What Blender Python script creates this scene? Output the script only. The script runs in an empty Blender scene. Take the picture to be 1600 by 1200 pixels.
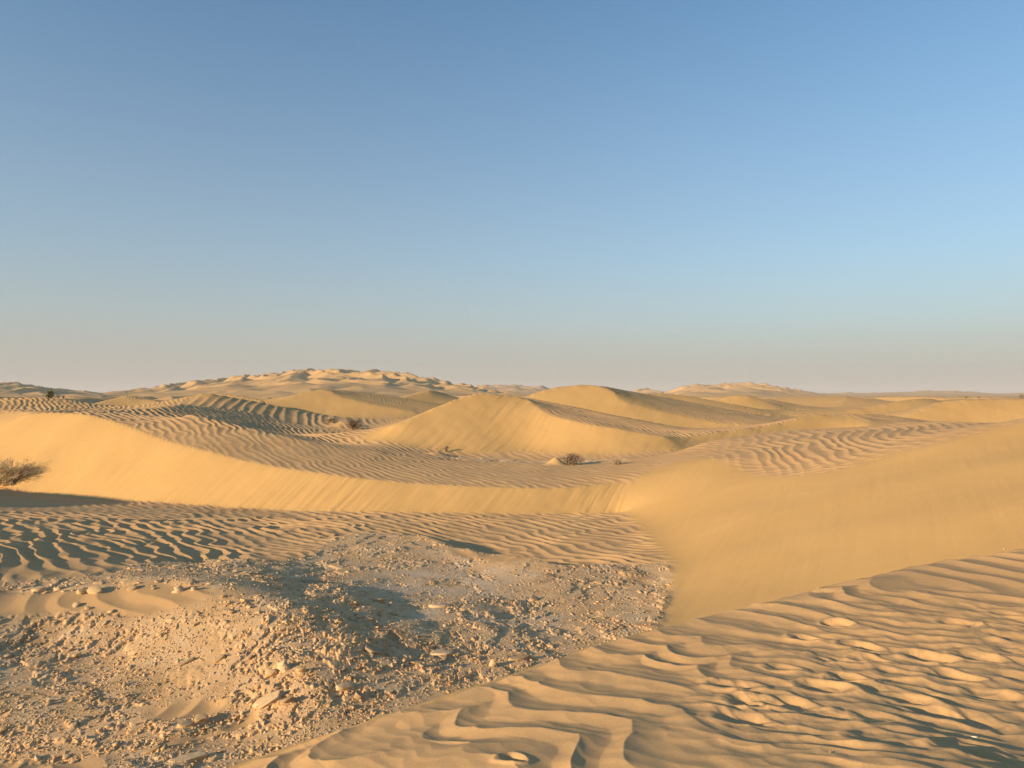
import bpy, bmesh, math, random, time
import numpy as np
from mathutils import Vector, Matrix
T0 = time.time()
C = bpy.context.scene.collection
R = math.radians
# ------------------------------------------------------------------ camera
F = 1142.0                      # focal length in pixels of the 1600 wide photograph
PITCH = math.atan(17.0 / F)     # the horizon lies 17 px below the middle
EYE = 4.0                       # metres above the rock flat
cam = bpy.data.cameras.new('camera')
cam.sensor_width = 36.0
cam.lens = 36.0 * F / 1600.0
cam.clip_start = 0.1
cam.clip_end = 30000.0
camo = bpy.data.objects.new('camera', cam)
camo.location = (0, 0, EYE)
camo.rotation_euler = (R(90) + PITCH, 0, 0)
C.objects.link(camo)
bpy.context.scene.camera = camo
# ------------------------------------------------------------------ sky and sun
SUN_EL, SUN_BACK = 13.7, 33.0   # elevation; degrees behind the left-hand side
az_sun = R(-90.0 - SUN_BACK)    # clockwise from +Y
SUN = Vector((math.sin(az_sun) * math.cos(R(SUN_EL)), math.cos(az_sun) * math.cos(R(SUN_EL)), math.sin(R(SUN_EL))))
w = bpy.data.worlds.new('World')
bpy.context.scene.world = w
w.use_nodes = True
nt = w.node_tree
sky = nt.nodes.new('ShaderNodeTexSky')
sky.sky_type = 'NISHITA'
sky.sun_disc = False
sky.sun_elevation = R(SUN_EL)
sky.sun_rotation = az_sun
sky.altitude = 500
sky.air_density = 1.0
sky.dust_density = 0.5
sky.ozone_density = 2.3
bg = nt.nodes['Background']
tcn = nt.nodes.new('ShaderNodeTexCoord'); sx = nt.nodes.new('ShaderNodeSeparateXYZ'); nt.links.new(tcn.outputs['Generated'], sx.inputs[0])
mr = nt.nodes.new('ShaderNodeValToRGB'); mr.color_ramp.interpolation = 'B_SPLINE'
for i_, (p_, v_) in enumerate(((0.0, 1.0), (0.04, .93), (0.10, .66), (0.18, .40), (0.32, 0.20), (0.5, 0.0))):
    e_ = mr.color_ramp.elements[i_] if i_ < 2 else mr.color_ramp.elements.new(p_)
    e_.position = p_; e_.color = (v_, v_, v_, 1)
nt.links.new(sx.outputs[2], mr.inputs[0])
dm = nt.nodes.new('ShaderNodeMix'); dm.data_type = 'RGBA'
nt.links.new(mr.outputs[0], dm.inputs[0]); tn = nt.nodes.new('ShaderNodeMix'); tn.data_type = 'RGBA'; tn.blend_type = 'MULTIPLY'; tn.inputs[0].default_value = 1.0
tn.inputs[7].default_value = (0.79, 1.065, 1.10, 1)      # clear dry air overhead is a little bluer than the model's
nt.links.new(sky.outputs[0], tn.inputs[6]); nt.links.new(tn.outputs[2], dm.inputs[6]); dm.inputs[7].default_value = (0.312/.117, 0.287/.117, 0.262/.117, 1)
nt.links.new(dm.outputs[2], bg.inputs[0])
bg.inputs[1].default_value = 0.114
sl = bpy.data.lights.new('sun', 'SUN')
sl.energy = 5.0
sl.angle = R(0.5)
sl.color = (1.0, 0.755, 0.475)
so = bpy.data.objects.new('sun', sl)
so.rotation_euler = SUN.to_track_quat('Z', 'Y').to_euler()
so.location = (-20, -10, 20)
C.objects.link(so)
vs = bpy.context.scene.view_settings
vs.view_transform = 'Standard'
vs.look = 'None'
vs.exposure = 0.57
vs.gamma = 1.0

# ------------------------------------------------------------------ noise
def h2(ix, iy, seed):
    n = (ix.astype(np.int64) * 374761393 + iy.astype(np.int64) * 668265263 + seed * 1274126177) & 0xffffffff
    n = ((n ^ (n >> 13)) * 1274126177) & 0xffffffff
    n = ((n ^ (n >> 16)) * 2246822519) & 0xffffffff
    n = n ^ (n >> 15)
    return (n & 0xffffff).astype(np.float32) / np.float32(0x1000000)

def vn(x, y, seed=0):
    """smooth value noise, -1..1"""
    fx = np.floor(x); fy = np.floor(y)
    tx = (x - fx).astype(np.float32); ty = (y - fy).astype(np.float32)
    tx = tx * tx * tx * (tx * (tx * 6 - 15) + 10); ty = ty * ty * ty * (ty * (ty * 6 - 15) + 10)
    ix = fx.astype(np.int64); iy = fy.astype(np.int64)
    a = h2(ix, iy, seed); b = h2(ix + 1, iy, seed); c = h2(ix, iy + 1, seed); d = h2(ix + 1, iy + 1, seed)
    return (a + (b - a) * tx + (c - a) * ty + (a - b - c + d) * tx * ty) * 2 - 1

def fbm(x, y, seed=0, o=4, g=0.5):
    s = np.zeros(np.shape(x), np.float32); a = 1.0; n = 0.0
    for k in range(o):
        s += a * vn(x, y, seed + k * 17); n += a
        x = x * 1.97 + 13.1; y = y * 2.03 - 7.7; a *= g
    return s / n

def sst(a, b, x):
    t = np.clip((x - a) / (b - a), 0, 1)
    return t * t * (3 - 2 * t)

# ------------------------------------------------------------------ relief: guide lines
# every guide line is a list of points of the land (X, Y, z); measured off the photograph with a
# distance of its own for each point.  z is relative to the eye.
def pt(u, v, D):
    a = (u - 800.0) / F; b = (600.0 - v) / F
    cy = math.cos(PITCH) - b * math.sin(PITCH); cz = math.sin(PITCH) + b * math.cos(PITCH)
    k = D / cy
    return (a * k, D, cz * k)
def pz(u, v, z):                    # by height instead of distance
    b = (600.0 - v) / F
    cy = math.cos(PITCH) - b * math.sin(PITCH); cz = math.sin(PITCH) + b * math.cos(PITCH)
    return pt(u, v, z / cz * cy)
def hid(u, D, z):                   # a point nobody sees from the camera: column, distance, height
    return ((u - 800.0) / F * D, D, z)
LINES = []
def L(pts, sharp=True):
    LINES.append((pts, sharp)); return pts
def slipcrest(us, base, deg=30.0):
    """crest points above a base line (list of pt), climbing at the angle of repose"""
    t = math.tan(R(deg)); out = []
    bu = np.array([800 + F * p[0] / p[1] for p in base]); bd = np.array([p[1] for p in base]); bz = np.array([p[2] for p in base])
    o = np.argsort(bu)
    for (u, v) in us:
        Db = np.interp(u, bu[o], bd[o]); zb = np.interp(u, bu[o], bz[o])
        s = (v - 617.0) / F
        out.append(pt(u, v, (-zb + t * Db) / (s + t)))
    return out

# --- near dune the camera stands on
L([(1.0 * math.sin(a), 1.0 * math.cos(a), -1.6) for a in np.linspace(-1.74, 1.74, 40)])
L([pz(-1500, 1700, -2.4), pz(-400, 1420, -2.5), pz(-100, 1330, -2.4), pz(200, 1245, -2.25), pz(330, 1200, -2.16), pz(430, 1165, -2.1), pz(560, 1125, -2.03),
   pz(700, 1080, -1.96), pz(860, 1020, -1.9), pz(960, 990, -1.87), pz(1040, 967, -1.85), pz(1200, 930, -1.81),
   pz(1350, 893, -1.78), pz(1480, 866, -1.75), pz(1600, 850, -1.7), pz(1800, 825, -1.6), pz(2300, 800, -1.4)], False)
L([hid(-900, 5.6, -3.6), hid(-300, 5.8, -3.7), hid(0, 6.0, -3.65), hid(330, 6.1, -3.75), hid(560, 6.9, -3.9), hid(800, 8.0, -3.97), hid(1040, 9.2, -3.9),
   hid(1120, 9.6, -3.97), hid(1200, 9.9, -3.94), hid(1300, 10.0, -3.65), hid(1400, 10.2, -3.34), hid(1600, 10.4, -2.74), hid(1900, 10.5, -1.85)], False)
L([pz(1600, 1200, -1.50), pz(1200, 1200, -1.6), pz(800, 1200, -1.72), pz(500, 1200, -1.92)], False)
def plane(u, v):                    # a point of the big smooth face on the right
    s_ = (v - 617.0) / F; a_ = (u - 800.0) / F
    return pt(u, v, 5.05 / (s_ + 0.32 * a_))
L([plane(1150, 870), plane(1300, 850), plane(1450, 815), plane(1600, 780), plane(1750, 750)], False)
L([plane(1150, 800), plane(1300, 780), plane(1450, 745), plane(1600, 715), plane(1750, 690)], False)
# --- rock flat
L([pz(1035, 970, -4.0), pz(1045, 930, -4.0), pz(1052, 882, -4.0), pz(1028, 850, -4.02), pz(1005, 822, -4.02), pz(975, 803, -4.02)], False)
for p in [(720, 900), (900, 930), (850, 990), (780, 960), (950, 900)]:
    q = pz(p[0], p[1], -4.0); L([q, (q[0] + .3, q[1], q[2])], False)
L([pz(-400, 945, -2.85), pz(-200, 930, -3.0), pz(0, 920, -3.12), pz(150, 914, -3.1), pz(280, 907, -3.05), pz(340, 912, -3.07), pz(400, 932, -3.18), pz(440, 965, -3.28), pz(470, 1010, -3.38),
   pz(490, 1050, -3.48), pz(500, 1090, -3.6)], False)                      # ridge of the rocky hump
L([pz(490, 906, -3.66), pz(545, 940, -3.5), pz(570, 985, -3.53), pz(565, 1040, -3.6), pz(565, 1097, -3.72)], False)
L([pz(610, 908, -3.84), pz(660, 940, -3.78), pz(690, 985, -3.77), pz(680, 1040, -3.8)], False)
L([pz(300, 882, -3.62), pz(380, 879, -3.5), pz(440, 888, -3.5), pz(465, 897, -3.62)])
L([pz(-100, 1200, -3.95), pz(100, 1190, -3.88), pz(250, 1130, -3.8), pz(280, 1070, -3.72), pz(150, 1020, -3.66), pz(0, 1020, -3.6)], False)
L([pz(250, 1180, -3.75), pz(400, 1130, -3.9)], False)
L([pz(690, 958, -3.72), pz(700, 945, -3.78), pz(740, 940, -3.78)], False)
# rim of the crust and the hollow behind it
L([pz(640, 836, -3.9), pz(672, 840, -3.83), pz(700, 852, -3.8), pz(760, 864, -3.78), pz(830, 873, -3.78), pz(880, 884, -3.82), pz(930, 884, -3.93), pz(960, 883, -4.0)])
L([hid(690, 20.7, -4.2), hid(760, 19.0, -4.2), hid(830, 18.0, -4.18), hid(885, 17.2, -4.18), hid(940, 17.2, -4.12)], False)
# --- long slip face on the left
baseD = [pz(-300, 753, -4.55), pz(-200, 758, -4.55), pz(0, 769, -4.5), pz(130, 780, -4.42), pz(300, 791, -4.26), pz(450, 798, -4.12), pz(600, 801, -4.03), pz(800, 804, -4.02), pz(975, 803, -4.02)]
L(baseD)
crD = slipcrest([(-120, 735), (-50, 700), (0, 668), (40, 647), (80, 643), (120, 644), (165, 653), (200, 666), (260, 688), (330, 706), (400, 722), (480, 735), (560, 746), (700, 757), (830, 763), (920, 758), (980, 748)], baseD, 26.5)
crD += [pt(1040, 738, 26.5)]
L(crD)
L([pz(-250, 850, -2.5), pz(0, 850, -2.93), pz(150, 850, -3.27), pz(300, 850, -3.62), pz(450, 850, -3.93)], False)
L([pz(-250, 810, -2.85), pz(0, 810, -3.27), pz(150, 810, -3.55), pz(300, 810, -3.86), pz(450, 812, -4.1)], False)
L([(-36, 32, -2.4), (-34.1, 28.3, -1.5), (-32.4, 24.5, -0.6), (-31.3, 21.2, 0.2), (-31.5, 17.5, 0.9), (-32.5, 13.5, 0.9), (-34, 10, -.8)], False)   # dune outside the frame that throws its shade on the plain
L([(-26.5, 19.0, -3.2), (-27, 22.5, -3.6), (-28, 26, -3.9), (-30, 29, -4.1)], False)
# --- windward back of that dune
L([pt(-200, 655, 44), pt(0, 641, 45), pt(60, 643, 41), pt(120, 643.5, 40), pt(200, 639, 43), pt(250, 636, 45), pt(290, 630, 50)])
L([pt(290, 645, 38), pt(350, 660, 36.5), pt(420, 678, 35), pt(480, 690, 34), pt(540, 701, 33.5), pt(600, 707, 33)])
L([pt(290, 630, 52), pt(345, 636, 56), pt(400, 647, 56), pt(450, 659, 56), pt(500, 668, 54), pt(550, 674, 51)], False)
L([pt(200, 640, 56), pt(230, 632, 58), pt(270, 624, 59), pt(300, 617, 60), pt(322, 613, 60), pt(350, 618, 61), pt(400, 627, 62), pt(480, 643, 62), pt(560, 657, 61), pt(600, 662, 59)])
L([hid(100, 72, -3), hid(322, 75, -3), hid(480, 74, -3), hid(620, 72, -3)], False)
L([pt(-150, 628, 58), pt(0, 621, 60), pt(60, 621, 60), pt(80, 621.5, 60), pt(110, 625, 60), pt(150, 633, 59), pt(170, 638, 58)])
L([hid(-100, 52, -1.5), hid(0, 50, -1.5), hid(100, 50, -1.9), hid(180, 52, -1.6)], False)
L([hid(-150, 70, -3), hid(60, 70, -3.2)], False)
# --- star-shaped dune in the middle
baseG = [pz(520, 700, -2.75), pz(620, 693, -2.45), pz(700, 684, -2.2), pz(760, 690, -2.4), pz(810, 702, -2.8), pz(860, 713, -3.05), pz(940, 718, -3.1), pz(1010, 717, -3.1)]
L(baseG, False)
crG = slipcrest([(620, 662), (650, 650), (680, 636), (700, 628), (730, 617), (752, 613), (775, 615), (800, 617), (822, 622), (836, 634), (860, 647), (900, 658), (960, 668), (1000, 675), (1035, 681)], baseG, 32)
L([pt(430, 679, 41), pt(480, 681, 40), pt(540, 677, 40), pt(590, 670, 40)] + crG + [pt(1060, 681.5, 38.3), pt(1085, 679, 38.8), pt(1150, 671, 40.0), pt(1200, 663, 41.2), pt(1240, 653, 42.2), pt(1280, 646, 43.2), pt(1320, 644, 44), pt(1344, 647, 43.8), pt(1358, 658, 42.3), pt(1360, 668, 41)])
L([pt(775, 614.5, 44), pt(822, 620.5, 45), pt(900, 636, 46), pt(960, 648, 46), pt(1020, 660, 46), pt(1070, 671, 44), pt(1090, 676, 41.5)])
L([hid(440, 46, -2.9), hid(560, 47, -2.9), hid(640, 48, -3), hid(740, 52, -3), hid(860, 53, -3.1), hid(960, 53, -3.1), hid(1060, 52, -3.1)], False)
L([pz(650, 712, -3.05), pz(760, 716, -3.12), pz(850, 724, -3.15), pz(960, 726, -3.1)], False)
L([pt(693, 699, 36.5), pt(698, 700, 36.6)], False)
# --- dune behind it, right of centre
baseH = [hid(790, 53.5, -3), hid(900, 54, -2.9), hid(970, 54, -2.8), pt(1070, 676, 55), pt(1150, 673, 55), pt(1235, 657, 56)]
L(baseH, False)
crH = slipcrest([(815, 621), (850, 608), (880, 602), (910, 600), (942, 603), (958, 611), (966, 622), (990, 632), (1030, 642), (1080, 653), (1130, 661), (1180, 663)], baseH, 32)
L(crH)
L([pt(942, 602.5, 61), pt(960, 607, 64), pt(1000, 613, 66), pt(1050, 622, 66), pt(1100, 632, 66), pt(1150, 642, 65), pt(1200, 651, 63), pt(1225, 656, 60)])
L([hid(820, 72, -3), hid(950, 76, -3), hid(1100, 76, -3), hid(1240, 70, -3)], False)
L([pt(985, 614, 82), pt(1040, 614, 84), pt(1090, 621, 84), pt(1150, 632, 83), pt(1210, 645, 81), pt(1240, 652, 79)])
# --- dune left of centre, far
baseI = [hid(400, 84, -3), hid(500, 86, -3), hid(620, 87, -3), hid(700, 88, -3)]
L(baseI, False)
L(slipcrest([(400, 633), (440, 624), (470, 614), (500, 608), (515, 609), (525, 617), (560, 626), (600, 634), (650, 644)], baseI, 28))
L([pt(500, 607.5, 93), pt(520, 608, 98), pt(560, 611, 100), pt(600, 616, 100), pt(640, 623, 99), pt(680, 632, 97), pt(705, 638, 95)])
L([pt(620, 624, 128), pt(650, 612, 134), pt(668, 605, 136), pt(690, 610, 140), pt(725, 621, 140)])
L([hid(640, 128, -3), hid(668, 130, -2.0), hid(700, 132, -3)], False)
L([hid(400, 115, -3), hid(520, 116, -3), hid(700, 116, -3)], False)
L([hid(600, 158, -3), hid(740, 158, -3)], False)
L([pt(330, 613, 84), pt(350, 613.5, 84), pt(385, 617, 84), pt(412, 623, 82)])
L([pt(135, 636, 86), pt(170, 624, 90), pt(196, 616, 92), pt(222, 621, 92), pt(248, 627, 90)])
L([hid(130, 83.5, -3), hid(170, 84.5, -3), hid(200, 85.5, -3), hid(245, 86, -3)], False)
L([hid(120, 105, -3), hid(196, 106, -3), hid(260, 105, -3)], False)
# --- bright dune behind the right-hand hollow
L([hid(1045, 35.3, -3.1), hid(1090, 35.5, -3.2), hid(1150, 37.0, -3.3), hid(1200, 38.4, -3.2), hid(1300, 40.2, -3.25), hid(1345, 40.7, -3.1), hid(1375, 40, -2.6)], False)
L([pt(1344, 646, 47), pt(1400, 651, 50), pt(1450, 658, 50), pt(1480, 663, 48)])
L([hid(1100, 50, -3.1), hid(1200, 51, -3.1), hid(1330, 54, -3.1), hid(1460, 55, -3.0)], False)
L([pt(1412, 655, 57), pt(1425, 645, 58), pt(1450, 634, 59), pt(1470, 627, 60), pt(1500, 623, 60), pt(1560, 622, 60), pt(1620, 623, 59), pt(1800, 620, 58)])
L([hid(1440, 56, -2.8), hid(1560, 55, -2.8), hid(1700, 53, -2.6)], False)
L([hid(1440, 74, -3), hid(1600, 74, -3), hid(1800, 74, -3)], False)
L([pt(1275, 648, 78.5), pt(1330, 641, 79.5), pt(1370, 633, 81), pt(1410, 626, 82.5), pt(1440, 622, 84), pt(1462, 622.5, 86)])
L([hid(1280, 76, -3), hid(1340, 76, -3.1), hid(1400, 76.5, -3.1), hid(1445, 77, -3)], False)
L([pt(1115, 630, 104), pt(1135, 619, 106), pt(1160, 615, 106), (pt(1175, 618, 106)), pt(1205, 629, 105), pt(1240, 641, 103), pt(1265, 648, 101)])
L([hid(1115, 98, -3), hid(1160, 99.5, -3), hid(1220, 99, -3.2)], False)
L([pt(1180, 619, 122), pt(1225, 627, 121), pt(1275, 638, 119), pt(1330, 641, 112)])
L([pt(1200, 619, 150), pt(1235, 613.5, 152), pt(1290, 613, 152), pt(1330, 617, 150), pt(1400, 616.5, 145), pt(1500, 616, 140), pt(1700, 616, 140)])
L([hid(1200, 143, -3.0), hid(1300, 140, -3.0), hid(1400, 118, -2.6), hid(1500, 115, -2.4)], False)
# --- hollow on the right and the big smooth face under it
OC = [pt(1135, 718, 26.2), pt(1160, 734, 24.8), pt(1200, 740, 22.6), pt(1250, 741, 21.4), pt(1300, 736, 20.8), pt(1350, 724, 20.5), pt(1400, 709, 20.3),
      pt(1440, 698, 20.2), pt(1500, 683, 20.1), pt(1540, 673, 20.0), pt(1570, 664, 19.9), pt(1600, 656, 19.7), pt(1700, 633, 19.5), pt(1850, 605, 19.5)]
L([pt(1040, 738, 26.5), pt(1075, 722, 27), pt(1105, 712, 27.3)] + OC, False)
L([pt(1035, 712, 34), pt(1065, 704, 33), pt(1100, 692, 33), pt(1180, 677, 35), pt(1260, 669.5, 36), pt(1350, 667, 36), pt(1400, 661, 35), pt(1460, 657.5, 33), pt(1560, 660, 28), pt(1600, 654, 24)])

L([hid(1640, 36, -2.6), hid(1800, 37, -2.2)], False)
# --- rim of the solved area
L([(210 * math.sin(a), 210 * math.cos(a), -3.0) for a in np.linspace(-1.75, 1.75, 60)], False)

# ------------------------------------------------------------------ solve the relief in (azimuth, ln r)
DA = R(0.25)
AZ0 = R(-100); NA = int(round(R(200) / DA)); LR0 = 0.0; NR = int(math.log(215) / DA) + 1
NA = (NA // 16) * 16; NR = (NR // 16 + 1) * 16
def solve():
    zs = np.zeros((NR, NA), np.float64); cnt = np.zeros((NR, NA)); sharp = np.zeros((NR, NA), bool)
    for pts, sh in LINES:
        P = np.array(pts)
        for i in range(len(P) - 1):
            a, b = P[i], P[i + 1]
            aa, ab = math.atan2(a[0], a[1]), math.atan2(b[0], b[1]); la, lb = math.log(math.hypot(a[0], a[1])), math.log(math.hypot(b[0], b[1]))
            n = int(max(abs(aa - ab), abs(la - lb)) / DA * 2) + 2
            t = np.linspace(0, 1, n)
            # smooth the run of the line a little with a catmull-rom through the neighbours
            p0 = P[max(i - 1, 0)]; p3 = P[min(i + 2, len(P) - 1)]
            f = lambda q: np.array([math.atan2(q[0], q[1]), math.log(math.hypot(q[0], q[1])), q[2]])
            A0, A1, A2, A3 = f(p0), f(a), f(b), f(p3)
            m1 = (A2 - A0) / 2; m2 = (A3 - A1) / 2
            d12 = np.linalg.norm((A2 - A1)[:2]) + 1e-9; d01 = np.linalg.norm((A1 - A0)[:2]) + 1e-9; d23 = np.linalg.norm((A3 - A2)[:2]) + 1e-9
            m1 = m1 * 2 * d12 / (d12 + d01) if i > 0 else (A2 - A1)
            m2 = m2 * 2 * d12 / (d12 + d23) if i < len(P) - 2 else (A2 - A1)
            h = np.stack([2*t**3-3*t**2+1, t**3-2*t**2+t, -2*t**3+3*t**2, t**3-t**2], 1)
            Q = h @ np.stack([A1, m1 * .8, A2, m2 * .8])
            ci = np.clip(np.round((Q[:, 0] - AZ0) / DA).astype(int), 0, NA - 1); ri = np.clip(np.round(Q[:, 1] / DA).astype(int), 0, NR - 1)
            np.add.at(zs, (ri, ci), Q[:, 2]); np.add.at(cnt, (ri, ci), 1)
            if sh: sharp[ri, ci] = True
    z = None
    for f in (16, 8, 4, 2, 1):
        c = cnt.reshape(NR // f, f, NA // f, f).sum((1, 3)); s = zs.reshape(NR // f, f, NA // f, f).sum((1, 3))
        fix = c > 0; val = np.where(fix, s / np.maximum(c, 1), 0)
        if z is None: z = np.full(fix.shape, -3.0)
        else: z = np.repeat(np.repeat(z, 2, 0), 2, 1)
        z[fix] = val[fix]
        for it in range({16: 600, 8: 300, 4: 200, 2: 120, 1: 60}[f]):
            p = np.pad(z, 1, mode='edge')
            z = np.where(fix, z, 0.25 * (p[2:, 1:-1] + p[:-2, 1:-1] + p[1:-1, 2:] + p[1:-1, :-2]))
    # soften everything but the crests
    near = sharp.astype(np.float64)
    for it in range(5):
        p = np.pad(near, 1, mode='edge')
        near = np.maximum(near, 0.75 * np.maximum.reduce([p[2:, 1:-1], p[:-2, 1:-1], p[1:-1, 2:], p[1:-1, :-2]]))
    wt = 1 - near
    wt[sharp] = 0.04
    for it in range(45):
        p = np.pad(z, 1, mode='edge')
        z = z + wt * (0.25 * (p[2:, 1:-1] + p[:-2, 1:-1] + p[1:-1, 2:] + p[1:-1, :-2]) - z)
    return z
ZF = solve()
print('solve', time.time() - T0)
GR, GA = np.gradient(ZF, DA)
def samp(A, az, lr):
    fa = np.clip((az - AZ0) / DA, 0, NA - 1.001); fr = np.clip(lr / DA, 0, NR - 1.001)
    ia = fa.astype(np.int32); ir = fr.astype(np.int32); ta = fa - ia; tr = fr - ir
    return (A[ir, ia] * (1 - ta) + A[ir, ia + 1] * ta) * (1 - tr) + (A[ir + 1, ia] * (1 - ta) + A[ir + 1, ia + 1] * ta) * tr

def inpoly(x, y, poly):
    ins = np.zeros(x.shape, bool); n = len(poly)
    for i in range(n):
        x1, y1 = poly[i][:2]; x2, y2 = poly[(i + 1) % n][:2]
        if y1 == y2: continue
        ins ^= ((y1 > y) != (y2 > y)) & (x < (x2 - x1) * (y - y1) / (y2 - y1) + x1)
    return ins
def softpoly(poly, soft, res=0.15, wob=0.0, seed=0):
    """a soft-edged mask of a plan polygon, as a function"""
    P = np.array([p[:2] for p in poly]); lo = P.min(0) - 3 * soft - 1; hi = P.max(0) + 3 * soft + 1
    n = np.ceil((hi - lo) / res).astype(int)
    X, Y = np.meshgrid(lo[0] + np.arange(n[0]) * res, lo[1] + np.arange(n[1]) * res)
    if wob: Xw = X + wob * fbm(X / 1.2, Y / 1.2, seed, 3); Yw = Y + wob * fbm(X / 1.2 + 9, Y / 1.2, seed + 5, 3)
    else: Xw, Yw = X, Y
    M = inpoly(Xw, Yw, poly).astype(np.float32)
    k = max(1, int(soft / res))
    for ax in (0, 1, 0, 1):
        cs = np.cumsum(np.pad(M, [(k, k) if a == ax else (0, 0) for a in (0, 1)], mode='edge'), ax)
        sl1 = [slice(None)] * 2; sl2 = [slice(None)] * 2
        sl1[ax] = slice(2 * k, None); sl2[ax] = slice(0, -2 * k)
        M = (cs[tuple(sl1)] - cs[tuple(sl2)]) / (2 * k)
        M = M[:n[1], :n[0]]
    def f(x, y):
        fx = (x - lo[0]) / res; fy = (y - lo[1]) / res
        ok = (fx >= 0) & (fy >= 0) & (fx < M.shape[1] - 1) & (fy < M.shape[0] - 1)
        ix = np.clip(fx.astype(np.int32), 0, M.shape[1] - 2); iy = np.clip(fy.astype(np.int32), 0, M.shape[0] - 2)
        tx = fx - ix; ty = fy - iy
        v = (M[iy, ix] * (1 - tx) + M[iy, ix + 1] * tx) * (1 - ty) + (M[iy + 1, ix] * (1 - tx) + M[iy + 1, ix + 1] * tx) * ty
        return np.where(ok, v, 0)
    return f
ROCK = softpoly([pz(-500, 925, -2.9), pz(0, 914, -3.13), pz(150, 903, -3.2), pz(260, 882, -3.5), pz(330, 874, -3.6), pz(440, 884, -3.6), pz(500, 880, -3.9), pz(520, 852, -3.95), pz(560, 838, -4), pz(650, 835, -3.9), pz(672, 839, -3.85), pz(700, 851, -3.8),
   pz(760, 863, -3.78), pz(830, 872, -3.8), pz(880, 883, -3.85), pz(930, 883, -3.95), pz(1052, 882, -4), pz(1045, 930, -4), pz(1035, 972, -4), hid(1030, 9.0, -4),
   hid(800, 7.8, -4), hid(560, 6.7, -4), hid(330, 5.9, -4), hid(0, 5.6, -4), hid(-600, 5.2, -4)], 0.12, 0.06, 0.12, 3)
FACE = softpoly([pt(1060, 725, 28), pt(1105, 713, 27.3)] + OC + [(30, 24), (30, 12), hid(1700, 9.2, 0), hid(1480, 8.3, 0), hid(1350, 7.9, 0), hid(1200, 7.3, 0), hid(1000, 7.6, 0), hid(1030, 11, -4),
   pz(1035, 972, -4.0), pz(1045, 930, -4.0), pz(1052, 882, -4.0), pz(1025, 850, -4.02), pz(1003, 822, -4.02), pz(975, 803, -4.02), pt(985, 745, 26), pt(1020, 735, 27.5)], 0.14, 0.07)
MIDROCK = softpoly([pt(690, 711, 35.2), pt(720, 706, 35.6), pt(770, 711, 35.4), pt(830, 714, 35.0), pt(990, 719, 34.6), pt(980, 726, 33.2), pt(860, 727, 33.2), pt(780, 722, 33.6), pt(700, 717, 34)], 0.3, 0.12, 0.3, 31)
MOUNDS = [(*pz(868, 727, -3.13)[:2], .45, .34), (*pt(684, 709, 35)[:2], .5, .16), (*pz(540, 672, -2.62)[:2], 1.2, .45), (*pz(30, 757, -4.2)[:2], 1.7, .25)]   # sand drifted up against the shrubs
CHAOS = softpoly([pz(1080, 1070, -1.72), pz(1250, 960, -1.74), pz(1450, 925, -1.74), pz(1700, 920, -1.7), pz(1700, 1200, -1.5), pz(1450, 1230, -1.55), pz(1150, 1170, -1.65)], 0.35, 0.08)
BROKEN = softpoly([pz(410, 925, -3.4), pz(520, 915, -3.8), pz(700, 950, -3.9), pz(860, 985, -4), pz(720, 1040, -4), pz(560, 1110, -3.8), pz(500, 1100, -3.6), pz(480, 1030, -3.4)], 0.4, 0.1)
LEFT = softpoly([pz(-400, 930, -3), pz(0, 915, -3.2), pz(300, 880, -3.7), pz(500, 850, -4), pz(560, 800, -4), pz(300, 791, -4.1), pz(0, 768, -4.1), pz(-400, 760, -4)], 1.5, 0.2)
BIGF = softpoly([pt(290, 630, 52), pt(345, 636, 56), pt(400, 647, 56), pt(450, 659, 55), pt(500, 668, 53), pt(600, 664, 58), pt(600, 662, 64), pt(480, 643, 66), pt(322, 613, 66), pt(290, 618, 60)], 0.8, 0.2)
BIG = softpoly([pt(1150, 725, 26.5), pt(1250, 738, 22.3), pt(1400, 708, 21.3), pt(1560, 668, 21), pt(1580, 660, 31), pt(1400, 661, 34), pt(1260, 670, 35), pt(1170, 680, 33)], 1.6, 0.3)
SANDPATCH = [softpoly([pz(0, 925, -3.15), pz(150, 922, -3.15), pz(270, 915, -3.15), pz(340, 922, -3.15), pz(330, 945, -3.3), pz(230, 965, -3.35), pz(120, 962, -3.4), pz(0, 975, -3.4), pz(-200, 990, -3.4), pz(-200, 935, -3.1)], 0.12, 0.06, 0.15, 8),
   softpoly([pz(240, 1165, -3.8), pz(260, 1135, -3.7), pz(340, 1120, -3.7), pz(400, 1112, -3.8), pz(410, 1135, -3.85), pz(330, 1150, -3.85)], 0.08, 0.05, 0.1, 9),
   softpoly([pz(250, 1110, -3.65), pz(230, 1085, -3.6), pz(330, 1070, -3.6), pz(380, 1085, -3.6), pz(330, 1105, -3.65)], 0.15, 0.05, 0.2, 10),
   softpoly([pz(700, 862, -3.9), pz(760, 872, -3.9), pz(860, 880, -3.9), pz(800, 890, -3.95), pz(720, 878, -3.95)], 0.15, 0.06, 0.1, 11),
   softpoly([pz(80, 1190, -3.8), pz(0, 1200, -3.8), pz(0, 1160, -3.75), pz(170, 1165, -3.75), pz(170, 1215, -3.75)], 0.15, 0.05, 0.3, 12)]
CRUST = [softpoly([pz(540, 950, -4), pz(600, 925, -4), pz(640, 895, -4), pz(740, 885, -4), pz(830, 900, -4), pz(800, 930, -4), pz(740, 945, -4), pz(640, 950, -4)], 0.5, 0.1, 0.5, 20),
   softpoly([pz(740, 985, -4), pz(800, 965, -4), pz(890, 965, -4), pz(900, 975, -4), pz(780, 1000, -4)], 0.2, 0.08, 0.3, 21),
   softpoly([pz(640, 978, -3.9), pz(690, 955, -3.9), pz(705, 948, -3.9), pz(690, 985, -3.9)], 0.1, 0.08, 0.1, 24)]

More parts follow.
